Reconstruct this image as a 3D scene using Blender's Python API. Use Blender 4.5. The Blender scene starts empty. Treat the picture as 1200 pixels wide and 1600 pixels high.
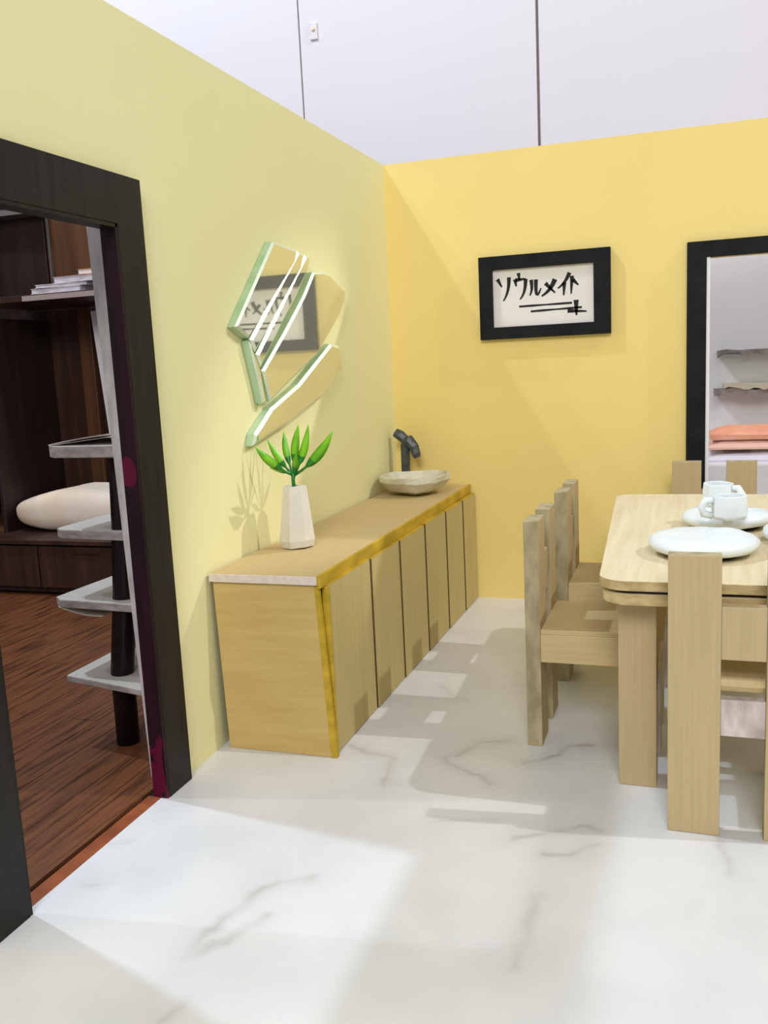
import bpy, bmesh, math, random
import numpy as np
from mathutils import Matrix, Vector, noise
random.seed(4)
C = bpy.context.scene.collection
SC = bpy.context.scene
PI = math.pi

# ------------------------------------------------------------------ camera
cam = bpy.data.objects.new('camera', bpy.data.cameras.new('camera')); C.objects.link(cam)
yaw, pitch, roll = 0.3339493, -0.1623734, -0.04886662
f = Vector((-math.sin(yaw)*math.cos(pitch), math.cos(yaw)*math.cos(pitch), math.sin(pitch)))
r0 = Vector((math.cos(yaw), math.sin(yaw), 0)); u0 = r0.cross(f)
R = r0*math.cos(roll)+u0*math.sin(roll); Uv = -r0*math.sin(roll)+u0*math.cos(roll)
M = Matrix((R, Uv, -f)).transposed().to_4x4(); M.translation = Vector((1.74049864, -5.30521068, 1.44829139))
cam.matrix_world = M
cam.data.sensor_fit = 'HORIZONTAL'; cam.data.sensor_width = 36; cam.data.lens = 1413.4/1200*36
SC.camera = cam

# ------------------------------------------------------------------ world, lamps, exposure
w = bpy.data.worlds.new('world'); SC.world = w; w.use_nodes = True
w.node_tree.nodes['Background'].inputs[0].default_value = (.97, .98, 1.0, 1)
w.node_tree.nodes['Background'].inputs[1].default_value = .40
def lamp(name, loc, power, col, rad):
    l = bpy.data.lights.new(name, 'POINT'); l.energy = power; l.color = col; l.shadow_soft_size = rad
    o = bpy.data.objects.new(name, l); C.objects.link(o); o.location = loc
lamp('key_lamp', (-3.5, -2.3, 8.58), 1300, (.70, .82, 1), .12)
lamp('right_lamp', (10.5, -1.5, 11), 2500, (1, .97, .95), .10)
lamp('door_lamp', (-6.9, -4.35, 11.7), 900, (.78, .87, 1), .12)
def aimed(name, kind, loc, to, power, col):
    l = bpy.data.lights.new(name, kind); l.energy = power; l.color = col
    o = bpy.data.objects.new(name, l); C.objects.link(o); o.location = loc
    o.rotation_euler = (Vector(to)-Vector(loc)).to_track_quat('-Z', 'Y').to_euler(); return l
# spot lamp high behind the back wall, aimed at the sideboard
sp = aimed('rear_spot', 'SPOT', (8.6, 5.3, 8.6), (.0, -1.45, 1.0), 3100, (1, .97, .93)); sp.shadow_soft_size = .12
a1 = (Vector((0, -1.45, 1.0))-Vector((8.6, 5.3, 8.6))).angle(Vector((0, -2.75, .7))-Vector((8.6, 5.3, 8.6)))
sp.spot_size = 2*a1; sp.spot_blend = .6
# broad fill lamp added behind the viewer to brighten the back wall
al = aimed('front_fill', 'AREA', (2.6, -11.5, 7.0), (1.0, 0, 1.2), 720, (.98, .98, 1)); al.shape = 'DISK'; al.size = 4.0
SC.view_settings.view_transform = 'Standard'; SC.view_settings.look = 'None'
SC.view_settings.exposure = -.12; SC.view_settings.gamma = 1; SC.view_settings.use_curve_mapping = False

# ------------------------------------------------------------------ materials
def mat(name, col, rough=.7, col2=None, scale=(4, 4, 4), bump=0., metal=0., contrast=(.35, .65), spec=.3, wave=None, detail=4):
    m = bpy.data.materials.new(name); m.use_nodes = True; nt = m.node_tree; N = nt.nodes; L = nt.links
    b = N['Principled BSDF']; b.inputs['Roughness'].default_value = rough; b.inputs['Metallic'].default_value = metal
    b.inputs['Specular IOR Level'].default_value = spec
    tc = N.new('ShaderNodeTexCoord'); mp = N.new('ShaderNodeMapping'); mp.inputs['Scale'].default_value = scale
    L.new(tc.outputs['Object'], mp.inputs[0])
    if wave:
        nz = N.new('ShaderNodeTexWave'); nz.wave_type = 'BANDS'; nz.bands_direction = wave[0]
        nz.inputs['Scale'].default_value = wave[1]; nz.inputs['Distortion'].default_value = wave[2]; nz.inputs['Detail'].default_value = 3
        L.new(mp.outputs[0], nz.inputs['Vector'])
    else:
        nz = N.new('ShaderNodeTexNoise'); nz.inputs['Scale'].default_value = 1; nz.inputs['Detail'].default_value = detail
        L.new(mp.outputs[0], nz.inputs['Vector'])
    out = nz.outputs['Fac'] if 'Fac' in nz.outputs else nz.outputs[1]
    cr = N.new('ShaderNodeValToRGB'); cr.color_ramp.elements[0].position = contrast[0]; cr.color_ramp.elements[1].position = contrast[1]
    cr.color_ramp.elements[0].color = (*col, 1); cr.color_ramp.elements[1].color = (*(col2 or col), 1)
    L.new(out, cr.inputs[0]); L.new(cr.outputs[0], b.inputs['Base Color'])
    if bump:
        bp = N.new('ShaderNodeBump'); bp.inputs['Strength'].default_value = bump; bp.inputs['Distance'].default_value = .01
        L.new(out, bp.inputs['Height']); L.new(bp.outputs[0], b.inputs['Normal'])
    return m
def grainy(name, c1, c2, axis, rough=.75, dens=90, bump=.15):
    s = {'x': (2, dens, dens), 'y': (dens, 2, dens), 'z': (dens, dens, 2)}[axis]
    return mat(name, c1, rough, c2, s, bump, contrast=(.3, .7), spec=.15)

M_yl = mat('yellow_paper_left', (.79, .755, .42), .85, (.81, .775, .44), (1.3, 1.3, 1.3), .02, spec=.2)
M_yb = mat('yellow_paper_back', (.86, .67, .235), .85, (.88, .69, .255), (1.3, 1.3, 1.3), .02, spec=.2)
M_foam = mat('raw_foam_edge', (.55, .50, .46), .8, (.36, .32, .29), (18, 18, 40), .4)
M_white = mat('white_board', (.82, .81, .82), .7, (.80, .79, .81), (2, 2, 2))
M_whitepanel = mat('white_laminate', (.79, .735, .745), .6, (.76, .72, .735), (.35, .35, .35))
M_kraft = grainy('kraft_vertical_grain', (.49, .375, .205), (.54, .415, .235), 'z')
M_kraftx = grainy('kraft_x_grain', (.49, .37, .195), (.55, .42, .23), 'x')
M_krafty = grainy('kraft_y_grain', (.54, .415, .21), (.59, .455, .24), 'y')
M_top = grainy('corrugated_table_top', (.66, .55, .35), (.76, .66, .45), 'y', dens=45, bump=.3)
M_cabside = mat('cabinet_board', (.53, .365, .125), .7, (.59, .42, .16), (3, 3, 26), .05)
M_door = grainy('cabinet_door_board', (.50, .40, .17), (.56, .45, .20), 'z', dens=60, bump=.05)
M_ochre = mat('ochre_painted_edge', (.62, .40, .03), .6, (.42, .28, .02), (6, 6, 14), .2)
M_raw = mat('raw_cardboard_edge', (.46, .39, .24), .85, (.30, .25, .14), (22, 22, 9), .6)
M_tabraw = mat('table_card_edge', (.60, .47, .24), .8, (.42, .30, .13), (18, 18, 30), .5)
M_rawpink = mat('pale_raw_card_edge', (.66, .57, .54), .85, (.42, .34, .30), (25, 25, 8), .6)
M_black = mat('black_painted_card', (.007, .009, .010), .6, (.014, .014, .014), (10, 10, 10), .1, spec=.12)
M_trim = mat('charcoal_laminate', (.013, .012, .011), .42, (.021, .018, .016), (30, 30, 1.5), .03, spec=.16)
M_paint = None
M_dark = mat('dark_wood', (.030, .012, .008), .45, (.060, .026, .016), (14, 14, 1), .05, spec=.4)
M_dark2 = mat('darker_wood', (.014, .007, .006), .45, (.03, .014, .010), (14, 14, 1), .05, spec=.4)
M_brown = mat('reddish_brown_wood', (.07, .026, .012), .45, (.12, .05, .02), (10, 10, 1), .05, spec=.4)
M_plank = mat('red_brown_plank', (.21, .075, .028), .38, (.045, .016, .008), (42, 3.2, 42), .25, contrast=(.46, .70), spec=.4, detail=6)
M_sill = mat('orange_brown_strip', (.34, .095, .03), .5, (.22, .06, .02), (10, 10, 10))
M_cush = mat('cream_cushion_fabric', (.80, .62, .44), .8, (.84, .72, .60), (3, 3, 3))
M_clay = mat('white_clay', (.80, .84, .86), .42, (.74, .80, .83), (9, 9, 9), .25, spec=.5)
M_stone = mat('grey_stone_clay', (.50, .47, .36), .35, (.66, .64, .52), (9, 9, 9), .25, spec=.5)
M_vase = mat('off_white_vase_paper', (.66, .63, .56), .55, (.72, .69, .62), (14, 14, 14), .15)
M_faucet = mat('blackened_clay', (.03, .04, .045), .4, (.07, .085, .09), (30, 30, 30), .4, spec=.5)
M_leaf = mat('bright_green_leaf', (.10, .42, .01), .4, (.24, .60, .02), (12, 12, 12), .05, spec=.5)
M_stem = mat('deep_green_stem', (.01, .16, .02), .4, (.02, .26, .03), (20, 20, 20), .05, spec=.5)
M_paperw = mat('drawing_paper', (.78, .73, .70), .8, (.80, .76, .72), (2, 2, 2))
M_ink = mat('black_ink', (.008, .008, .008), .6)
M_seam = mat('grey_brown_seam', (.24, .20, .18), .7)
M_seamshade = mat('brown_seam_shade', (.13, .085, .03), .8)
M_endwhite = mat('pale_torn_card', (.66, .56, .47), .8, (.74, .64, .56), (40, 10, 30), .3)
M_brass = mat('dull_brass', (.75, .65, .42), .35, metal=.6)
M_orange = mat('orange_cloth', (.85, .33, .20), .9, (.9, .42, .25), (6, 6, 6))
M_pink = mat('pink_cloth', (.9, .56, .46), .9)
M_lilac = mat('lilac_white_cloth', (.80, .76, .86), .9)
M_greyshelf = mat('grey_frayed_board', (.30, .27, .24), .8, (.16, .14, .12), (12, 12, 12), .3)
M_khaki = mat('khaki_board', (.52, .47, .36), .8)
M_mag = mat('magazine_paper', (.70, .64, .66), .6, (.55, .50, .54), (30, 30, 60))
M_lime = mat('lime_cover', (.45, .42, .06), .6)

def painted_jamb():
    m = mat('purple_painted_jamb', (.010, .004, .007), .4, (.022, .005, .012), (20, 20, 3), .1, spec=.2)
    nt = m.node_tree; N = nt.nodes; L = nt.links; b = N['Principled BSDF']
    src = b.inputs['Base Color'].links[0].from_socket
    g = N.new('ShaderNodeNewGeometry'); sep = N.new('ShaderNodeSeparateXYZ'); L.new(g.outputs['Position'], sep.inputs[0])
    nz = N.new('ShaderNodeTexNoise'); nz.inputs['Scale'].default_value = 14; nz.inputs['Detail'].default_value = 4
    mp = N.new('ShaderNodeMapping'); mp.inputs['Scale'].default_value = (1, 1, .35); L.new(g.outputs['Position'], mp.inputs[0]); L.new(mp.outputs[0], nz.inputs['Vector'])
    # low crimson wear: stronger close to the floor
    mr = N.new('ShaderNodeMapRange'); mr.inputs[1].default_value = 0; mr.inputs[2].default_value = .75; mr.inputs[3].default_value = .60; mr.inputs[4].default_value = .30
    L.new(sep.outputs[2], mr.inputs[0])
    lt = N.new('ShaderNodeMath'); lt.operation = 'LESS_THAN'; L.new(nz.outputs[0], lt.inputs[0]); L.new(mr.outputs[0], lt.inputs[1])
    # the crimson dab at hand height
    d = N.new('ShaderNodeVectorMath'); d.operation = 'SUBTRACT'; d.inputs[1].default_value = (-.008, -2.775, 1.14); L.new(g.outputs['Position'], d.inputs[0])
    sc = N.new('ShaderNodeVectorMath'); sc.operation = 'MULTIPLY'; sc.inputs[1].default_value = (34, 1, 20); L.new(d.outputs[0], sc.inputs[0])
    ln = N.new('ShaderNodeVectorMath'); ln.operation = 'LENGTH'; L.new(sc.outputs[0], ln.inputs[0])
    l2 = N.new('ShaderNodeMath'); l2.operation = 'LESS_THAN'; l2.inputs[1].default_value = 1.35; ad = N.new('ShaderNodeMath'); ad.operation = 'MULTIPLY_ADD'; ad.inputs[1].default_value = 1.4; L.new(nz.outputs[0], ad.inputs[0]); L.new(ln.outputs['Value'], ad.inputs[2]); L.new(ad.outputs[0], l2.inputs[0]); l2.inputs[1].default_value = 1.65
    mx = N.new('ShaderNodeMath'); mx.operation = 'MAXIMUM'; L.new(lt.outputs[0], mx.inputs[0]); L.new(l2.outputs[0], mx.inputs[1])
    mc = N.new('ShaderNodeMix'); mc.data_type = 'RGBA'; mc.inputs[7].default_value = (.09, .004, .024, 1)
    L.new(mx.outputs[0], mc.inputs[0]); L.new(src, mc.inputs[6]); L.new(mc.outputs[2], b.inputs['Base Color'])
    return m
M_paint = painted_jamb()

def mirror_mat(name, col, rough, mix=1.0, base=(.6, .75, .5)):
    m = bpy.data.materials.new(name); m.use_nodes = True; b = m.node_tree.nodes['Principled BSDF']
    b.inputs['Metallic'].default_value = mix; b.inputs['Roughness'].default_value = rough
    b.inputs['Base Color'].default_value = (*col, 1); return m
M_mirror = mirror_mat('mirror_glass', (.78, .79, .66), .035, .80)
M_bevel = mirror_mat('bevelled_glass', (.72, .80, .66), .30, .45)
M_gside = mat('green_glass_edge', (.30, .46, .26), .12, (.42, .58, .38), (8, 8, 8), spec=.8)
def pane_mat():
    m = bpy.data.materials.new('window_glass'); m.use_nodes = True; nt = m.node_tree; N = nt.nodes; L = nt.links
    N.remove(N['Principled BSDF']); t = N.new('ShaderNodeBsdfTransparent'); t.inputs[0].default_value = (.97, .97, .96, 1)
    g = N.new('ShaderNodeBsdfGlossy'); g.inputs['Roughness'].default_value = .02
    fr = N.new('ShaderNodeFresnel'); fr.inputs[0].default_value = 1.45
    mx = N.new('ShaderNodeMixShader'); L.new(fr.outputs[0], mx.inputs[0]); L.new(t.outputs[0], mx.inputs[1]); L.new(g.outputs[0], mx.inputs[2])
    L.new(mx.outputs[0], N['Material Output'].inputs[0]); return m
M_pane = pane_mat()
def marble_mat():
    m = bpy.data.materials.new('marble_sheet'); m.use_nodes = True; nt = m.node_tree; N = nt.nodes; L = nt.links
    b = N['Principled BSDF']; b.inputs['Roughness'].default_value = .32; b.inputs['Specular IOR Level'].default_value = .35
    at = N.new('ShaderNodeAttribute'); at.attribute_name = 'vein'
    nz = N.new('ShaderNodeTexNoise'); nz.inputs['Scale'].default_value = 2.2; nz.inputs['Detail'].default_value = 6
    g = N.new('ShaderNodeTexCoord'); L.new(g.outputs['Object'], nz.inputs['Vector'])
    cr = N.new('ShaderNodeValToRGB'); cr.color_ramp.elements[0].position = .36; cr.color_ramp.elements[1].position = .56
    cr.color_ramp.elements[0].color = (.67, .675, .68, 1); cr.color_ramp.elements[1].color = (.745, .745, .75, 1); L.new(nz.outputs[0], cr.inputs[0])
    mc = N.new('ShaderNodeMix'); mc.data_type = 'RGBA'; mc.inputs[7].default_value = (.26, .22, .20, 1)
    L.new(at.outputs['Fac'], mc.inputs[0]); L.new(cr.outputs[0], mc.inputs[6]); L.new(mc.outputs[2], b.inputs['Base Color'])
    return m
M_marble = marble_mat()

# ------------------------------------------------------------------ mesh helpers
def box(bm, a, b, mi=0):
    v = [bm.verts.new((x, y, z)) for z in (a[2], b[2]) for y in (a[1], b[1]) for x in (a[0], b[0])]
    fs = []
    for q in ((0, 2, 3, 1), (4, 5, 7, 6), (0, 1, 5, 4), (1, 3, 7, 5), (3, 2, 6, 7), (2, 0, 4, 6)):
        fc = bm.faces.new([v[i] for i in q]); fc.material_index = mi; fs.append(fc)
    return v, fs
def link(name, bm, mats, parent=None, bevel=0., smooth=False, seg=2):
    me = bpy.data.meshes.new(name); bmesh.ops.recalc_face_normals(bm, faces=bm.faces[:]); bm.to_mesh(me); bm.free()
    for m in (mats if isinstance(mats, (list, tuple)) else [mats]): me.materials.append(m)
    o = bpy.data.objects.new(name, me); C.objects.link(o)
    if parent: o.parent = parent
    if bevel:
        md = o.modifiers.new('bevel', 'BEVEL'); md.width = bevel; md.segments = seg; md.limit_method = 'ANGLE'
    if smooth:
        for p in me.polygons: p.use_smooth = True
    return o
def bx(name, a, b, m, parent=None, bevel=.004):
    bm = bmesh.new(); box(bm, a, b); return link(name, bm, m, parent, bevel)
def prism(name, pts, off, m, parent=None, bevel=0., mside=None):
    """polygon pts (3-D, planar) extruded by the vector off"""
    bm = bmesh.new(); off = Vector(off)
    a = [bm.verts.new(p) for p in pts]; b = [bm.verts.new(Vector(p)+off) for p in pts]
    bm.faces.new(a); bm.faces.new(b[::-1]); n = len(pts)
    for i in range(n):
        fc = bm.faces.new((a[i], b[i], b[(i+1) % n], a[(i+1) % n]))
        if mside: fc.material_index = 1
    return link(name, bm, [m, mside] if mside else m, parent, bevel)
def tag(o, label=None, cat=None, group=None, kind=None):
    for k, v in (('label', label), ('category', cat), ('group', group), ('kind', kind)):
        if v: o[k] = v
    return o
def empty(name, loc, rz=0, **k):
    o = bpy.data.objects.new(name, None); C.objects.link(o); o.location = loc; o.rotation_euler = (0, 0, rz); o.empty_display_size = .1
    return tag(o, **k)
def copy_tree(o, loc, rz, label):
    r = o.copy(); C.objects.link(r); r.location = loc; r.rotation_euler = (0, 0, rz); r['label'] = label
    for ch in o.children:
        c = ch.copy(); C.objects.link(c); c.parent = r
        for g in ch.children:
            d = g.copy(); C.objects.link(d); d.parent = c
    return r
def tube(bm, pts, rads, n=10, flat=1.):
    pts = [Vector(p) for p in pts]; rings = []
    for i, p in enumerate(pts):
        t = (pts[min(i+1, len(pts)-1)]-pts[max(i-1, 0)]).normalized()
        s = t.cross(Vector((0, 1, 0)));
        if s.length < .1: s = t.cross(Vector((1, 0, 0)))
        s.normalize(); q = t.cross(s)
        rings.append([bm.verts.new(p+(s*math.cos(a)+q*math.sin(a)*flat)*rads[i]) for a in [2*PI*k/n for k in range(n)]])
    for r1, r2 in zip(rings, rings[1:]):
        for k in range(n): bm.faces.new((r1[k], r1[(k+1) % n], r2[(k+1) % n], r2[k]))
    bm.faces.new(rings[0][::-1]); bm.faces.new(rings[-1])
def lathe(bm, prof, n=24, sx=1., sy=1., wob=0., seed=0, cap=True):
    rings = []
    for r, z in prof:
        ring = []
        for k in range(n):
            a = 2*PI*k/n; d = 1+wob*noise.noise(Vector((math.cos(a)*1.3+seed, math.sin(a)*1.3, z*6)))
            ring.append(bm.verts.new((math.cos(a)*r*sx*d, math.sin(a)*r*sy*d, z+wob*.12*noise.noise(Vector((math.cos(a)*2, math.sin(a)*2+seed, 3.))))))
        rings.append(ring)
    for r1, r2 in zip(rings, rings[1:]):
        for k in range(n): bm.faces.new((r1[k], r1[(k+1) % n], r2[(k+1) % n], r2[k]))
    if cap:
        bm.faces.new(rings[0][::-1]); bm.faces.new(rings[-1])

H = 2.6
# ------------------------------------------------------------------ the setting: floors
def marble_floor():
    x0, x1, y0, y1 = 0., 5.15, -5.4, 0.
    nx, ny = 420, 440
    X, Y = np.meshgrid(np.linspace(x0, x1, nx), np.linspace(y0, y1, ny))
    P = np.stack([X.ravel(), Y.ravel(), np.zeros(X.size)], 1)
    veins = [[(0.513, -2.206), (0.58, -2.281), (0.694, -2.34), (0.754, -2.535)], [(0.867, -2.274), (0.921, -2.343), (1.068, -2.423)],
      [(0.886, -2.253), (0.956, -2.138), (1.092, -2.079)], [(1.175, -2.27), (1.276, -2.182), (1.333, -2.084), (1.401, -2.058)],
      [(0.677, -1.568), (0.762, -1.671), (0.82, -1.674)], [(1.223, -2.772), (1.311, -2.711), (1.401, -2.649), (1.481, -2.67)],
      [(1.334, -2.856), (1.39, -2.86), (1.444, -2.774)], [(0.545, -3.541), (0.562, -3.374), (0.614, -3.207), (0.694, -3.121)],
      [(0.561, -3.537), (0.615, -3.471), (0.68, -3.343)], [(1.832, -2.623), (1.859, -2.827)], [(1.363, -3.048), (1.374, -3.218), (1.33, -3.333)],
      [(1.004, -2.704), (1.164, -2.674)], [(-0.01, -3.113), (0.054, -3.086)], [(0.581, -3.74), (0.622, -3.641)], [(0.066, -3.296), (0.098, -3.278)],
      [(2.4, -2.2), (2.7, -3.1), (2.6, -3.9)], [(1.8, -4.2), (2.3, -4.5)]]
    wid = [.014, .012, .012, .016, .010, .020, .020, .030, .030, .02, .03, .014, .010, .02, .010, .03, .03]
    stg = [.42, .38, .40, .50, .35, .34, .36, .34, .30, .25, .22, .22, .25, .25, .25, .3, .3]
    # jitter the plane so that the veins wander
    jx = 0; jy = 0
    for k, (fx, fy, am) in enumerate([(7, 5, .018), (17, 13, .010), (37, 41, .005), (83, 71, .003)]):
        jx = jx+am*np.sin(P[:, 0]*fx+P[:, 1]*fy*1.3+k); jy = jy+am*np.sin(P[:, 1]*fx-P[:, 0]*fy+2*k)
    qx = P[:, 0]+jx; qy = P[:, 1]+jy; V = np.zeros(len(P))
    for vn, wd, st in zip(veins, wid, stg):
        for a, b in zip(vn, vn[1:]):
            a = np.array(a); b = np.array(b); d = b-a; t = np.clip(((qx-a[0])*d[0]+(qy-a[1])*d[1])/(d@d), 0, 1)
            ds = np.hypot(qx-a[0]-t*d[0], qy-a[1]-t*d[1])
            V = np.maximum(V, st*np.exp(-(ds/(wd*.55))**2)*(.7+.3*np.sin(qx*31+qy*23))+st*.30*np.exp(-(ds/(wd*3.2))**2))
    idx = np.arange(nx*ny).reshape(ny, nx)
    F = np.stack([idx[:-1, :-1], idx[:-1, 1:], idx[1:, 1:], idx[1:, :-1]], -1).reshape(-1, 4)
    me = bpy.data.meshes.new('floor'); me.vertices.add(len(P)); me.vertices.foreach_set('co', P.ravel())
    me.loops.add(F.size); me.loops.foreach_set('vertex_index', F.ravel())
    me.polygons.add(len(F)); me.polygons.foreach_set('loop_start', np.arange(len(F))*4)
    me.update(calc_edges=True)
    at = me.attributes.new('vein', 'FLOAT', 'POINT'); at.data.foreach_set('value', V.astype(np.float32))
    me.materials.append(M_marble)
    o = bpy.data.objects.new('floor', me); C.objects.link(o); tag(o, 'white marble sheet floor with grey brown veins', None, None, 'structure')
marble_floor()
base = bx('floor', (-3.6, -5.4, -.12), (5.2, 2.5, -.03), M_dark2, bevel=0); tag(base, 'dark base board under both rooms', kind='structure')
sub = bx('floor', (0, -5.4, -.03), (5.15, 0, -.002), M_foam, bevel=0); tag(sub, 'board edge under the marble sheet', kind='structure')
wf = bx('floor', (-3.6, -5.4, -.03), (0, .6, -.012), M_dark2, bevel=0); tag(wf, 'red brown plank floor of the room behind the door opening', kind='structure')
x = -3.55; i = 0
while x < -.09:
    y = -5.4+random.random()*.6; prev = -5.4
    while prev < .55:
        y = min(.6, prev+random.uniform(1.0, 1.7))
        bx('plank', (x+.0015, prev+.0015, -.012), (min(x+.118, -.05), y-.0015, random.uniform(-.002, .0)), M_plank, wf, bevel=0); prev = y
    x += .12
tr = bx('trim_1', (-.052, -3.48, -.012), (-.001, -2.79, .001), M_sill, bevel=.001); tag(tr, 'orange brown threshold strip in the door opening', kind='structure')

# ------------------------------------------------------------------ walls
D0, D1, DH = -3.49, -2.78, 1.92
def wall_left():
    bm = bmesh.new()
    box(bm, (-.03, D1, 0), (0, 0, H)); box(bm, (-.03, D0, DH), (0, D1, H)); box(bm, (-.03, -5.4, 0), (0, D0, H))
    for fc in bm.faces:
        if fc.calc_center_median().x < -.028 or fc.calc_center_median().z > H-.01: fc.material_index = 1
    o = link('wall_left', bm, [M_yl, M_white]); tag(o, 'yellow paper wall with the door opening', kind='structure')
wall_left()
W0, W1, WZ0, WZ1 = 1.80, 2.80, .12, 1.925
def wall_back():
    bm = bmesh.new()
    box(bm, (-.03, 0, 0), (W0, .06, H)); box(bm, (W0, 0, WZ1), (W1, .06, H)); box(bm, (W0, 0, 0), (W1, .06, WZ0)); box(bm, (W1, 0, 0), (5.21, .06, H))
    for fc in bm.faces:
        if fc.calc_center_median().y > .05 or fc.calc_center_median().z > H-.01: fc.material_index = 1
    o = link('wall_back', bm, [M_yb, M_white]); tag(o, 'warm yellow paper wall carrying the framed writing', kind='structure')
wall_back()
bm = bmesh.new(); box(bm, (5.15, -5.4, 0), (5.21, 0, 2.6)); tag(link('wall_right', bm, M_yl), 'yellow paper wall on the right', kind='structure')

# door trim: charcoal casing
def u_board(name, x0, x1, o, i, m, parent=None, bevel=.002):
    (a, b, t), (c, d, u) = o, i
    pts = [(x0, a, 0), (x0, c, 0), (x0, c, u), (x0, d, u), (x0, d, 0), (x0, b, 0), (x0, b, t), (x0, a, t)]
    return prism(name, pts, (x1-x0, 0, 0), m, parent, bevel)
def ring_frame(name, o, i, y0, y1, m, parent=None, bevel=.003):
    """rectangular frame in the x-z plane with an opening"""
    bm = bmesh.new(); R4 = lambda q, y: [bm.verts.new((x, y, z)) for x, z in ((q[0], q[2]), (q[1], q[2]), (q[1], q[3]), (q[0], q[3]))]
    a, b, c, d = R4(o, y0), R4(i, y0), R4(o, y1), R4(i, y1)
    for k in range(4):
        j = (k+1) % 4; bm.faces.new((a[k], a[j], b[j], b[k])); bm.faces.new((c[k], d[k], d[j], c[j])); bm.faces.new((a[k], c[k], c[j], a[j])); bm.faces.new((b[k], b[j], d[j], d[k]))
    return link(name, bm, m, parent, bevel)
d1 = u_board('door_1', 0, .03, (D0-.14, D1+.145, DH+.155), (D0, D1, DH), M_trim); tag(d1, 'charcoal door casing around the opening', kind='structure')
j = bx('jamb', (-.03, D1-.012, 0), (.028, D1, DH), M_paint, d1, .001); j['label'] = 'dark purple painted jamb with crimson marks'
bx('jamb', (-.03, D0, 0), (.028, D0+.012, DH), M_trim, d1, .001)
bx('jamb', (-.03, D0, DH-.012), (.028, D1, DH), M_trim, d1, .001)

# window (tall black frame)
wn = ring_frame('window_1', (W0-.10, W1+.1, WZ0-.09, WZ1+.085), (W0, W1, WZ0, WZ1), -.035, 0, M_black); tag(wn, 'tall black framed window at the right of the back wall', kind='structure')
bx('window_reveal', (W0, -.03, WZ0), (W0+.018, .06, WZ1), M_white, wn, .001)
bx('pane', (W0+.018, .02, WZ0), (W1, .028, WZ1), M_pane, wn, 0)

# ------------------------------------------------------------------ white cupboard far behind the model room
cup = empty('cupboard', (0, 2.5, -.12), label='tall white cupboard front with three doors behind the yellow walls', cat='cupboard')
for k, (a, b) in enumerate(((-5.6, -3.60), (-3.59, -1.54), (-1.528, .519), (.541, 2.6), (2.62, 4.6))):
    dd = bx('door', (a, 0, 0), (b, .05, 7.0), M_whitepanel, cup, .006)
    if k == 2:
        lk = bm = bmesh.new(); box(bm, (a+.10, -.02, 4.36), (a+.17, 0, 4.50)); link('lock', bm, M_whitepanel, dd, .006)
        bm = bmesh.new(); tube(bm, [(a+.135, -.035, 4.445), (a+.135, -.015, 4.445)], [.016, .016], 10); link('keyhole', bm, M_brass, dd)
bx('seam', (-3.6, .02, 0), (4.6, .06, 7.0), M_seam, cup, 0)

# what shows through the window
o = bx('bench', (1.55, .82, 0), (3.3, 1.5, .72), M_white, bevel=.02)
bx('skirt', (1.57, .80, .02), (3.28, .818, .5), M_whitepanel, o, .004)

o.name = 'daybed'; tag(o, 'white daybed beyond the black framed window', 'daybed')
sb = bx('floor', (0, .06, -.03), (5.2, 2.5, 0), M_whitepanel, bevel=0); tag(sb, 'white floor beyond the window', kind='structure')
bp = bx('display_board', (1.45, 1.52, 0), (3.3, 1.56, 2.35), mat('grey_white_board', (.88, .83, .82), .8, (.82, .79, .76), (2, 2, 2)), bevel=.004)
tag(bp, 'grey white board with two ledges seen through the window', 'board')
def ragged(name, x0, x1, y0, y1, z0, z1, m, parent, amp):
    bm = bmesh.new(); n = 40
    rows = []
    for k in range(n+1):
        xx = x0+(x1-x0)*k/n; a = amp*noise.noise(Vector((xx*9, z0*5, 0))); b = amp*noise.noise(Vector((xx*14, 7, z1)))
        rows.append([bm.verts.new(p) for p in ((xx, y0+a, z0+b), (xx, y0+a, z1+a*.8), (xx, y1, z1), (xx, y1, z0))])
    for r1, r2 in zip(rows, rows[1:]):
        for q in range(4): bm.faces.new((r1[q], r2[q], r2[(q+1) % 4], r1[(q+1) % 4]))
    bm.faces.new(rows[0]); bm.faces.new(rows[-1][::-1])
    return link(name, bm, m, parent)
ragged('ledge', 1.89, 3.2, 1.38, 1.52, 1.395, 1.425, M_greyshelf, bp, .03)
ragged('ledge', 1.87, 3.2, 1.30, 1.52, 1.135, 1.165, M_greyshelf, bp, .03)
ragged('ledge_top', 1.93, 3.2, 1.29, 1.52, 1.166, 1.20, M_khaki, bp, .03)
def cloth(name, x0, x1, y0, y1, z, t, m, label, slope=0., amp=.02, seed=0.):
    bm = bmesh.new(); n = 24; g = 10; top = []
    for i in range(n+1):
        row = []
        for k in range(g+1):
            u = i/n; v = k/g; e = min(u, 1-u, v, 1-v); e = min(1, e*9)**.5
            row.append(bm.verts.new((x0+(x1-x0)*u, y0+(y1-y0)*v, z+t*(.25+.75*e)+slope*(1-u)+amp*e*noise.noise(Vector((u*5+seed, v*3, 1))))))
        top.append(row)
    for i in range(n):
        for k in range(g): bm.faces.new((top[i][k], top[i+1][k], top[i+1][k+1], top[i][k+1]))
    ed = [top[i][0] for i in range(n+1)]+[top[n][k] for k in range(1, g+1)]+[top[i][g] for i in range(n-1, -1, -1)]+[top[0][k] for k in range(g-1, 0, -1)]
    lo = [bm.verts.new((v.co.x, v.co.y, z)) for v in ed]
    for i in range(len(ed)): bm.faces.new((ed[i], ed[(i+1) % len(ed)], lo[(i+1) % len(ed)], lo[i]))
    bm.faces.new(lo)
    o = link(name, bm, m, smooth=False); tag(o, label, 'blanket'); return o
cloth('folded_blanket', 1.80, 2.9, .84, 1.28, .72, .06, M_lilac, 'lilac white folded blanket on the daybed, under the pink ones', amp=.03)
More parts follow.
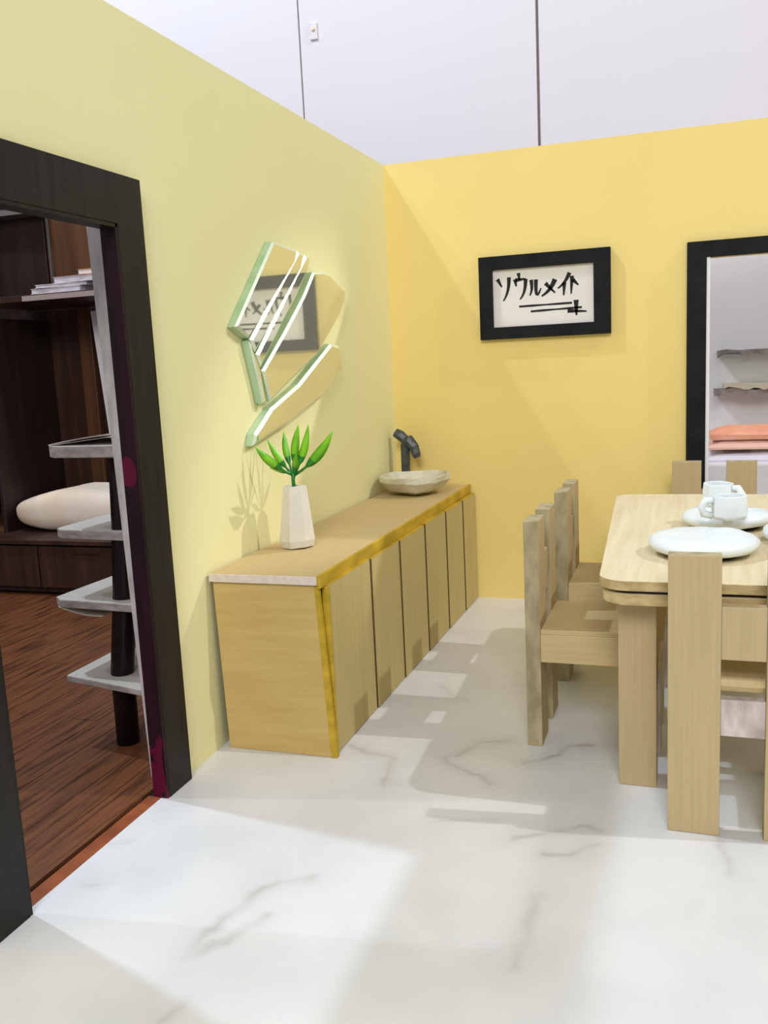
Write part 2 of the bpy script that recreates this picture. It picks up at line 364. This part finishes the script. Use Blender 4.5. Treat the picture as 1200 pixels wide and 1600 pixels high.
cloth('folded_blanket', 1.82, 2.9, .86, 1.24, .80, .05, M_pink, 'pale pink folded blanket between the lilac and the orange ones', amp=.015, seed=3)
cloth('folded_blanket', 1.84, 2.9, .88, 1.22, .86, .06, M_orange, 'coral orange folded blanket on top of the stack beyond the window', slope=.02, amp=.03, seed=7)

# ------------------------------------------------------------------ the dark room behind the door opening
fw = bx('wall_far', (-3.6, .55, 0), (-1.0, .6, 2.75), M_dark2, bevel=0); tag(fw, 'dark wood back wall of the room behind the door opening', kind='structure')
zs = [(-3.05, -2.62, .03, M_dark), (-2.62, -2.50, .06, M_brown), (-2.50, -2.44, .02, M_dark2), (-2.44, -2.31, .05, M_dark), (-2.31, -2.20, .02, M_dark2), (-2.20, -2.02, .05, M_dark), (-2.02, -1.5, .03, M_dark2), (-1.5, -.9, .04, M_dark)]
for a, b, d, m in zs: bx('panel', (a, .55-d, .45), (b-.004, .55, 1.97), m, fw, .006)
for a, b, m in ((-3.3, -2.85, M_dark2), (-2.84, -1.9, M_brown), (-1.9, -1.2, M_dark)): bx('panel', (a, .52, 2.03), (b-.004, .55, 2.73), m, fw, .004)
ws = bx('wall_side', (-3.6, -5.4, 0), (-3.55, .55, 3.0), M_dark2, bevel=0); tag(ws, 'dark far side wall of the room behind the door opening', kind='structure')
wb = empty('wall_shelf', (-2.0, .3, 2.0), label='dark wall shelf with pale front edge holding magazines', cat='shelf')
bx('board', (-1.05, -.45, -.022), (.9, .2, .02), M_dark, wb, .002)
bx('front_edge', (-.55, -.462, -.022), (.9, -.451, .012), mat('pale_shelf_edge', (.36, .28, .25), .6), wb, .001)
bx('divider', (-.796, .18, .02), (-.789, .2, .70), mat('grey_green_edge', (.10, .11, .10), .5), wb, .001)
bx('top_rail', (-1.4, .10, .66), (-.80, .2, .70), mat('grey_rail', (.16, .14, .13), .5), wb, .001)
mags = [(-2.49, -2.09, 2.021, .035, -.02, M_mag, 'white magazine at the bottom of the stack on the wall shelf', 'magazine'),
        (-2.45, -2.05, 2.057, .022, .04, M_mag, 'thin pale magazine second from the bottom of the shelf stack', 'magazine'),
        (-2.30, -1.91, 2.080, .040, -.05, M_mag, 'pale lilac magazine third from the bottom of the shelf stack', 'magazine'),
        (-2.10, -1.78, 2.121, .035, .05, mat('orange_cover', (.62, .17, .05), .6), 'orange book on top of the magazine stack', 'book')]
for k, (a, b, z, t, rz, m, lab, ct) in enumerate(mags):
    e = empty('magazine' if ct == 'magazine' else 'book', ((a+b)/2, -.02, z), rz, label=lab, cat=ct)
    hw = (b-a)/2
    bx('pages', (-hw+.004, -.116, .003), (hw-.004, .116, t-.003), M_mag if ct == 'magazine' else M_paperw, e, .001)
    bx('cover', (-hw, -.12, t-.003), (hw, .12, t), m, e, 0); bx('cover', (-hw, -.12, 0), (hw, .12, .003), m, e, 0)
bn = empty('storage_bench', (-2.2, -.4, 0), label='dark wood storage bench with drawers along the far wall', cat='bench')
bx('seat', (-1.2, -.02, .36), (1.4, .75, .39), M_dark, bn, .004)
bx('body', (-1.2, .03, .02), (1.4, .75, .36), M_dark2, bn, .002)
for a, b in ((-1.18, -.26), (-.245, .52), (.535, 1.38)):
    dr = bx('drawer', (a, 0, .06), (b, .03, .345), M_dark, bn, .004)
    bx('handle', ((a+b)/2-.1, -.012, .30), ((a+b)/2+.1, 0, .315), M_dark2, dr, .002)
def cushion():
    bm = bmesh.new(); n, g = 44, 20; rows = []
    for i in range(n):
        a = 2*PI*i/n; row = []
        for k in range(g+1):
            ph = -PI/2+PI*k/g; ca, sa = math.cos(a), math.sin(a)
            s = lambda c, p: math.copysign(abs(c)**p, c)
            r = abs(math.cos(ph))**.35
            x = .495*s(ca, .45)*r; y = .24*s(sa, .5)*r; z = s(math.sin(ph), .8)
            hgt = .13+.035*math.exp(-((x+.02)/.16)**2)+.02*(x > .1)
            z = z*hgt*(1-.34*max(0, -x-.03)/.47) if z > 0 else z*.14
            row.append(bm.verts.new((x, y, z+.145+.012*noise.noise(Vector((x*5, y*5, z*5))))))
        rows.append(row)
    for i in range(n):
        for k in range(g): bm.faces.new((rows[i][k], rows[(i+1) % n][k], rows[(i+1) % n][k+1], rows[i][k+1]))
    bmesh.ops.remove_doubles(bm, verts=bm.verts[:], dist=.0005)
    o = link('cushion', bm, M_cush, smooth=True); o.location = (-2.38, .06, .392); tag(o, 'cream lumpy cushion lying on the dark bench', 'cushion')
cushion()
bc = empty('bookcase', (-3.11, -.15, .39), label='dark open bookcase at the left end of the bench', cat='bookcase')
bx('side_panel', (.19, -.02, 0), (.22, .66, 1.5), M_dark2, bc, .003); bx('side_panel', (-.5, -.02, 0), (-.47, .66, 1.5), M_dark2, bc, .003)
for z in (0.0, .42, .78, 1.2, 1.47): bx('shelf', (-.47, -.01, z), (.19, .64, z+.025), M_brown, bc, .002)
for (x, z, w_, h_, m, lab, nm, ct) in ((-2.97, 1.198, .04, .26, M_lime, 'lime green book standing in the dark bookcase', 'book', 'book'), (-3.03, 1.198, .05, .2, M_dark, 'dark brown book left of the lime green one', 'book', 'book'),
        (-2.98, .838, .07, .10, M_faucet, 'small grey ornament on the middle shelf of the bookcase', 'ornament', 'ornament')):
    e = empty(nm, (x, -.08, z), label=lab, cat=ct)
    if nm == 'book':
        bx('pages', (-w_/2+.004, .003, .002), (w_/2-.004, .15, h_-.004), M_paperw, e, 0); bx('cover', (-w_/2, 0, 0), (-w_/2+.004, .15, h_), m, e, 0); bx('cover', (w_/2-.004, 0, 0), (w_/2, .15, h_), m, e, 0); bx('spine', (-w_/2+.004, 0, 0), (w_/2-.004, .003, h_), m, e, 0)
    else:
        bm = bmesh.new(); lathe(bm, [(.03, 0), (.05, .04), (.035, .08), (.02, .10)], 12); link('ornament_body', bm, m, e, smooth=True)
lb = bx('leaning_board', (-.07, -.012, 0), (.07, .012, 1.53), M_whitepanel, bevel=.003); tag(lb, 'narrow white board standing on the bench behind the cushion', 'board')
lb.location = (-2.20, .34, .40); lb.rotation_euler = (0, math.radians(-3.9), 0)

# corner shelf behind the right jamb
cs = empty('corner_shelf', (-.4, -2.4, 0), label='grey white cardboard shelf unit with black round post beside the door jamb', cat='shelf')
def side_panel():
    bm = bmesh.new(); a = [(.275, -.26, .001), (.298, -.26, .001), (.298, .08, .001), (.275, .08, .001)]; b = [(.225, -.26, 1.955), (.305, -.26, 1.955), (.305, .08, 1.955), (.225, .08, 1.955)]
    va = [bm.verts.new(p) for p in a]; vb = [bm.verts.new(p) for p in b]; bm.faces.new(va[::-1]); bm.faces.new(vb)
    for i in range(4):
        fc = bm.faces.new((va[i], va[(i+1) % 4], vb[(i+1) % 4], vb[i])); fc.material_index = 0 if i == 0 else 1
    return link('side_panel', bm, [mat('grey_white_raw_edge', (.56, .52, .50), .8, (.42, .38, .36), (30, 30, 9), .3), M_dark2], cs)
side_panel()
M_shelf = mat('grey_white_card', (.60, .55, .47), .75, (.66, .61, .53), (5, 5, 5), .05)
def shelf(z, pts, t):
    o = prism('shelf', [(x+.4, y+2.4, z-t) for x, y in pts], (0, 0, t), [M_shelf, M_foam][0], cs, .004, M_foam)
    return o
shelf(.29, [(-.61, -2.47), (-.135, -2.57), (-.135, -2.10), (-.61, -2.10)], .026)
shelf(.60, [(-.65, -2.43), (-.60, -2.47), (-.145, -2.50), (-.145, -2.08), (-.64, -2.08)], .032)
shelf(.875, [(-.62, -2.42), (-.58, -2.45), (-.15, -2.48), (-.15, -2.06), (-.62, -2.06)], .036)
shelf(1.20, [(-.60, -2.44), (-.56, -2.47), (-.155, -2.49), (-.155, -2.06), (-.60, -2.06)], .045)
for (z, x0, x1, lift) in ((1.201, -.585, -.18, .035), (.565, -.62, -.42, -.03)):
    bm = bmesh.new(); n = 14; prev = None
    for k in range(n+1):
        u = k/n; xx = x0+(x1-x0)*u; zz = z+lift*math.sin(min(1, u*1.1)*PI*.55)*1.0
        q = [bm.verts.new((xx+.4, yy+2.4, zz+d)) for yy, d in ((-2.46, 0), (-2.10, 0), (-2.10, .005), (-2.46, .005))]
        if prev:
            for i in range(4): bm.faces.new((prev[i], q[i], q[(i+1) % 4], prev[(i+1) % 4]))
        else: bm.faces.new(q)
        prev = q
    bm.faces.new(prev[::-1]); link('peeling_sheet', bm, M_shelf if lift < 0 else M_rawpink, cs)
bm = bmesh.new(); tube(bm, [(0, 0, 0.001), (.004, 0, .3), (.05, 0, .62), (.075, 0, .9), (.09, 0, 1.145)], [.046]*5, 14); link('post', bm, mat('black_purple_post', (.009, .005, .006), .35, (.016, .007, .009), (18, 18, 4), spec=.25), cs, smooth=True)

# ------------------------------------------------------------------ sideboard
cb = empty('sideboard', (0, -2.36, 0), label='long kraft board sideboard with six doors along the left wall', cat='sideboard')
bx('countertop', (.012, -.01, .665), (.452, 2.35, .70), M_krafty, cb, .003)
o = bx('end_edge', (.012, -.017, .668), (.452, -.0105, .699), M_endwhite, cb, .002); o['label'] = 'pale raw front end of the countertop'
o = bx('edge_strip', (.4525, -.012, .655), (.466, 2.35, .704), M_ochre, cb, .002); o['label'] = 'ochre painted edge strip'
prism('end_panel', [(.018, 0, .664), (.435, 0, .664), (.462, .002, .001), (.036, .002, .001)], (0, .02, 0), M_cabside, cb, .001)
prism('corner_strip', [(.4355, -.002, .664), (.452, -.002, .664), (.487, 0, .001), (.4625, 0, .001)], (0, .02, 0), M_ochre, cb, .001)
bx('body', (.036, .022, .02), (.44, 2.34, .66), M_dark, cb, 0)
ys = [.035, .50, .885, 1.285, 1.675, 2.04, 2.345]
for k in range(6):
    a, b = ys[k]+.008, ys[k+1]-.006; z1 = .648+.006*random.random(); dx = .0035*k-.004
    dr = bx('door', (.453+dx, a, .004), (.478+dx, b, z1), M_door, cb, .0015)
    bx('top_edge', (.4535+dx, a, z1), (.4775+dx, b, z1+.004), M_ochre, dr, .001)
    if k: bx('end_edge', (.455+dx, a-.0025, .004), (.4775+dx, a-.0002, z1), M_seamshade, dr, 0)  # dark brown strip paints the shadow line between neighbouring doors
    if k == 0: bx('end_strip', (.455+dx, a-.012, .004), (.482+dx, a-.0005, z1), M_ochre, dr, .001)
# ------------------------------------------------------------------ vase with plant
vs = empty('vase', (.157, -1.87, .704), .2, label='off-white faceted paper vase on the sideboard', cat='vase')
bm = bmesh.new(); lathe(bm, [(.070, .001), (.078, .03), (.050, .258), (.040, .258), (.036, .20)], 7, wob=.08); link('vase_body', bm, M_vase, vs)
pl = empty('leaf_sprig', (.157, -1.87, .935), label='sprig of bright green pointed leaves standing in the white vase', cat='plant')
bm = bmesh.new(); tube(bm, [(0, 0, -.03), (-.004, 0, .05), (0, 0, .085)], [.009, .008, .012], 8); link('stem', bm, M_stem, pl, smooth=True)
def leaf(tip, wd, bend=(0, 0, 0), start=(0, 0, .07)):
    s = Vector(start); t = Vector(tip); mid = (s+t)/2+Vector(bend); n = 12; bm = bmesh.new(); prev = None
    for k in range(n+1):
        u = k/n; p = s*(1-u)**2+mid*2*u*(1-u)+t*u*u
        d = ((mid-s)*(1-u)+(t-mid)*u).normalized(); side = d.cross(Vector((-.25, 1, .1))).normalized(); nn = d.cross(side)
        hw = .006*(1-u)+.86*wd*math.sin(PI*max(0, (u-.25)/.75)**.8)*(u > .25) + .0006
        q = [bm.verts.new(p+side*hw), bm.verts.new(p+nn*(.35*hw)), bm.verts.new(p-side*hw), bm.verts.new(p-nn*(.25*hw+.002))]
        if prev:
            for i in range(4):
                fc = bm.faces.new((prev[i], q[i], q[(i+1) % 4], prev[(i+1) % 4])); fc.material_index = 1 if u < .45 else 0
        else: bm.faces.new(q)
        prev = q
    bm.faces.new(prev[::-1]); return link('leaf', bm, [M_leaf, M_stem], pl, smooth=True)
leaf((-.115, -.11, .205), .019, (-.01, -.02, -.015)); leaf((-.10, -.02, .225), .014, (-.015, 0, -.01)); leaf((-.055, .05, .255), .014, (-.02, 0, 0))
leaf((.037, 0, .285), .017, (-.012, 0, 0)); leaf((.081, 0, .285), .016, (.02, 0, -.02)); leaf((.187, 0, .255), .021, (.03, 0, -.03))
leaf((-.10, -.02, .105), .008, (-.01, 0, .012)); leaf((.045, .04, .22), .008, (.0, 0, 0)); leaf((.01, .10, .19), .012, (0, 0, 0)); leaf((.06, -.09, .17), .012, (0, 0, 0))

# ------------------------------------------------------------------ basin and tap
ba = empty('basin', (.225, -.38, .714), label='shallow grey stone-like vessel basin on the far end of the sideboard', cat='basin')
bm = bmesh.new(); lathe(bm, [(.085, 0), (.15, .018), (.205, .07), (.207, .098), (.188, .100), (.15, .055), (.08, .032), (.02, .028)], 20, 1., .95, wob=.13, seed=5); link('bowl', bm, M_stone, ba)
tp = empty('tap', (.10, -.125, .7005), label='black clay tap with hooked spout behind the basin', cat='tap')
bm = bmesh.new(); tube(bm, [(0, 0, 0), (-.004, 0, .12), (0, 0, .265)], [.032, .027, .030], 10); link('column', bm, M_faucet, tp)
bm = bmesh.new(); tube(bm, [(-.004, 0, .275), (.03, -.01, .285), (.058, -.015, .25), (.072, -.02, .205), (.078, -.02, .185)], [.036, .036, .031, .028, .02], 8); link('spout', bm, M_faucet, tp)
bm = bmesh.new(); tube(bm, [(-.004, 0, .295), (-.03, 0, .318), (-.060, 0, .335)], [.030, .032, .028], 8); link('lever', bm, M_faucet, tp)

# ------------------------------------------------------------------ petal mirror on the left wall
wm = empty('wall_mirror', (0, -1.5, 1.14), label='petal shaped mirror of cut glass pieces on the left wall', cat='mirror')
def petal(pts, inset=.017, x0=.002, x1=.034, x2=.042, bright=None):
    """bevelled glass: silvered face, bevel ring, green side"""
    n = len(pts); P = [Vector((0, y, z)) for y, z in pts]
    area = sum(P[i].y*P[(i+1) % n].z-P[(i+1) % n].y*P[i].z for i in range(n)); sg = 1 if area > 0 else -1
    ins = []
    for i in range(n):
        a = (P[i]-P[i-1]).normalized(); b = (P[(i+1) % n]-P[i]).normalized()
        na = Vector((0, -a.z, a.y))*sg; nb = Vector((0, -b.z, b.y))*sg; m = (na+nb).normalized(); c = max(.5, m.dot(na)); ins.append(P[i]+m*inset/c)
    def v3(p, x): return (x, p.y+1.5, p.z-1.14)
    bm = bmesh.new(); bm.faces.new([bm.verts.new(v3(p, x2)) for p in ins]); 
    g = link('mirror_petal', bm, M_mirror, wm)
    bm = bmesh.new(); A = [bm.verts.new(v3(p, x0)) for p in P]; B = [bm.verts.new(v3(p, x1)) for p in P]; D = [bm.verts.new(v3(p, x2)) for p in ins]
    bm.faces.new(A[::-1])
    for i in range(n):
        j = (i+1) % n; bm.faces.new((A[i], A[j], B[j], B[i])).material_index = 0
        bm.faces.new((B[i], B[j], D[j], D[i])).material_index = 1
    link('glass_edge', bm, [M_gside, M_bevel], g)
petal([(-1.671, 1.984), (-1.420, 1.970), (-1.455, 1.911), (-1.956, 1.576), (-2.065, 1.619)], .010)
petal([(-1.412, 1.970), (-1.338, 1.962), (-1.385, 1.890), (-1.905, 1.52), (-1.946, 1.571)], .014)
petal([(-1.330, 1.961), (-1.262, 1.952), (-1.316, 1.884), (-1.864, 1.457), (-1.897, 1.512)], .014)
petal([(-1.955, 1.566), (-1.905, 1.508), (-1.872, 1.450), (-1.835, 1.30), (-1.868, 1.31), (-1.895, 1.40)], .010)
petal([(-1.247, 1.889), (-1.13, 1.900), (-1.044, 1.895), (-0.835, 1.825), (-0.86, 1.77), (-0.935, 1.70), (-1.251, 1.509), (-1.601, 1.388), (-1.80, 1.312), (-1.855, 1.444), (-1.62, 1.60), (-1.378, 1.773)], .011)
petal([(-1.08, 1.558), (-0.968, 1.549), (-0.94, 1.436), (-1.10, 1.355), (-1.243, 1.299), (-1.629, 1.206), (-1.985, 1.142), (-1.965, 1.19), (-1.794, 1.286), (-1.498, 1.375)], .014)

# ------------------------------------------------------------------ framed writing
pc = empty('framed_writing', (.56, 0, 1.555), label='black framed white sheet with brushed black katakana on the back wall', cat='picture')
PW, PH = .74, .467
th = math.radians(0)
ring_frame('frame', (0, PW, 0, PH), (.078, PW-.092, .068, PH-.076), -.04, -.003, M_black, pc)
sx0, sx1, sz0, sz1 = .078, PW-.092, .068, PH-.076
sh = bx('sheet', (sx0, -.014, sz0), (sx1, -.006, sz1), M_paperw, pc, 0)
strokes = [[(0.047, 0.157), (0.09, 0.3)], [(0.164, 0.138), (0.149, 0.369), (0.102, 0.542)], [(0.261, 0.077), (0.269, 0.198)], [(0.224, 0.181), (0.236, 0.307)], [(0.229, 0.199), (0.333, 0.183)], [(0.331, 0.187), (0.316, 0.395), (0.271, 0.534)], [(0.386, 0.21), (0.391, 0.363), (0.371, 0.478)], [(0.435, 0.21), (0.44, 0.466), (0.483, 0.364)], [(0.622, 0.229), (0.567, 0.395), (0.488, 0.503)], [(0.527, 0.286), (0.622, 0.462)], [(0.766, 0.136), (0.716, 0.287), (0.649, 0.39)], [(0.714, 0.299), (0.706, 0.516)], [(0.789, 0.194), (0.779, 0.496)], [(0.796, 0.258), (0.851, 0.357)], [(0.259, 0.657), (0.786, 0.651)], [(0.376, 0.754), (0.881, 0.736)], [(0.826, 0.606), (0.828, 0.867)], [(0.741, 0.784), (0.928, 0.81)]]
def lettering():
    bm = bmesh.new()
    for k, s in enumerate(strokes):
        P = [Vector((sx0+u*(sx1-sx0), 0, sz1-v*(sz1-sz0))) for u, v in s]
        if len(P) == 3: Q = [P[0]*(1-t)**2+(P[1]*2-(P[0]+P[2])/2)*2*t*(1-t)+P[2]*t*t for t in [i/8 for i in range(9)]]
        else: Q = [P[0].lerp(P[1], i/4) for i in range(5)]
        long = (P[-1]-P[0]).length > .2; w0 = .0060 if long else .0100
        L = [];
        for i, p in enumerate(Q):
            d = (Q[min(i+1, len(Q)-1)]-Q[max(i-1, 0)]).normalized(); nrm = Vector((-d.z, 0, d.x)); u = i/(len(Q)-1)
            ww = w0*(1.15-.75*u if not long else .9+.2*math.sin(u*9))*(1.25 if k in (8, 16) else 1)
            L.append((bm.verts.new(p+nrm*ww+Vector((0, -.0148, 0))), bm.verts.new(p-nrm*ww+Vector((0, -.0148, 0)))))
        for a, b in zip(L, L[1:]): bm.faces.new((a[0], b[0], b[1], a[1]))
    link('lettering', bm, M_ink, pc)
lettering()

# ------------------------------------------------------------------ table
tb = empty('dining_table', (2.08, -1.57, 0), label='kraft dining table with ribbed rounded top and square legs', cat='table')
def rounded(x0, x1, y0, y1, r, n=7):
    pts = []
    for cx, cy, a0 in ((x1-r, y1-r, 0), (x0+r, y1-r, PI/2), (x0+r, y0+r, PI), (x1-r, y0+r, 1.5*PI)):
        for k in range(n+1): a = a0+PI/2*k/n; pts.append((cx+r*math.cos(a), cy+r*math.sin(a)))
    return pts
def slab(name, z0, z1, pts, mt, ms):
    return prism(name, [(x, y, z0) for x, y in pts], (0, 0, z1-z0), mt, tb, .003, ms)
top = rounded(-.705, .70, -.905, .90, .085)
top = [(x+(.085*(.9-y)/1.83 if x < 0 else 0), y) for x, y in top]
slab('tabletop', .712, .745, top, M_top, M_tabraw)
low = [(x*.985, y*.992) for x, y in top]
slab('tabletop_lower_layer', .664, .700, low, M_top, M_tabraw)
slab('tabletop_core', .700, .712, [(x*.965, y*.975) for x, y in top], M_dark2, M_dark2)
for (a, b) in ((-.572, -.766), (-.572, .62), (.45, -.766), (.45, .62)):
    bx('leg', (a, b, .0005), (a+.122, b+.11, .663), M_kraft, tb, .003)

# ------------------------------------------------------------------ chairs
def chair():
    r = empty('dining_chair', (0, 0, 0))
    for s in (-1, 1):
        x0, x1 = (-.21, -.062) if s < 0 else (.062, .21)
        bm = bmesh.new(); v, fs = box(bm, (x0, 0, .0005), (x1, .055, .86))
        for fc in fs:
            if abs(fc.normal.x) > .5 or fc.calc_center_median().z > .859: fc.material_index = 1
        bm.normal_update()
        for fc in bm.faces:
            fc.material_index = 1 if (abs(fc.normal.x) > .5 or fc.normal.z > .5) else 0
        link('back_post', bm, [M_kraft, M_raw], r, .002)
        bm = bmesh.new(); x2 = -.21 if s < 0 else .10
        box(bm, (x2, .43, .0005), (x2+.11, .48, .33)); bm.normal_update()
        for fc in bm.faces: fc.material_index = 1 if abs(fc.normal.x) > .5 else 0
        link('leg', bm, [M_kraft, M_rawpink], r, .002)
        sx = (-.212, -.19) if s < 0 else (.19, .212)
        bx('seat_skirt', (sx[0], .056, .331), (sx[1], .479, .437), M_krafty, r, .002)
    bx('crossbar', (-.062, .006, .55), (.062, .045, .71), M_kraft, r, .002)
    bx('lower_rail', (-.062, .008, .315), (.062, .045, .428), M_rawpink, r, .002)
    bx('seat', (-.208, .056, .437), (.208, .49, .455), M_krafty, r, .002)
    bx('front_rail', (-.189, .455, .331), (.189, .479, .436), M_kraft, r, .002)
    return r
c0 = chair(); c0.location = (1.882, -2.612, 0); c0['label'] = 'kraft dining chair in front of the table with its back to the viewer'; c0['category'] = 'chair'; c0['group'] = 'kraft chairs around the table'
copy_tree(c0, (1.155, -1.88, 0), -PI/2, 'kraft dining chair on the left side of the table, the nearer one')
copy_tree(c0, (1.165, -1.165, 0), -PI/2, 'kraft dining chair on the left side of the table, the farther one')
copy_tree(c0, (1.842, -.235, 0), PI, 'kraft dining chair behind the table below the black framed window')

# ------------------------------------------------------------------ plates and mugs
def plate(name, loc, sx, sy, rz, label, seed, dark=True):
    e = empty(name, loc, rz, label=label, cat='plate', group='white clay plates on the table')
    bm = bmesh.new(); lathe(bm, [(.07, .014), (.125, .012), (.158, .022), (.172, .038), (.170, .050), (.155, .062), (.12, .069), (.07, .071), (.02, .071)], 32, sx, sy, wob=.05, seed=seed); link('plate_body', bm, M_clay, e, smooth=True)
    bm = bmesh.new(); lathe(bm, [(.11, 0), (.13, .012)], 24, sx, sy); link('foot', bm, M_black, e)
def mug(loc, rz, label, r=.062, h=.098):
    e = empty('mug', loc, rz, label=label, cat='mug', group='white clay mugs on the table')
    bm = bmesh.new(); lathe(bm, [(r*.86, 0), (r*1.02, .012), (r*1.04, h*.6), (r, h), (r*.86, h), (r*.84, .015), (.01, .012)], 9, wob=.06, seed=loc[0]); link('mug_body', bm, M_clay, e, .003)
    bm = bmesh.new(); pts = [(-r*.95, 0, h*.80), (-r*1.35, 0, h*.82), (-r*1.62, 0, h*.55), (-r*1.5, 0, h*.25), (-r*1.0, 0, h*.16)]; tube(bm, pts, [.013, .014, .014, .014, .013], 8); link('handle', bm, M_clay, e, smooth=True)
plate('plate', (1.772, -2.05, .7455), 1.07, 1.15, .0, 'largest oval white clay plate at the near edge of the table', 1)
plate('plate', (1.865, -1.55, .7455), 1.0, 1.0, .3, 'small white clay plate behind the near mug, carrying the far mug', 4)
plate('plate', (2.145, -1.85, .7455), 1.0, 1.0, .9, 'white clay plate cut by the right edge of the photo', 8)
mug((1.868, -1.76, .8175), .25, 'white faceted clay mug in front, its handle to the left', .063, .088)
mug((1.835, -1.46, .8215), PI-.4, 'white clay mug behind the front mug, handle to the right', .06, .088)
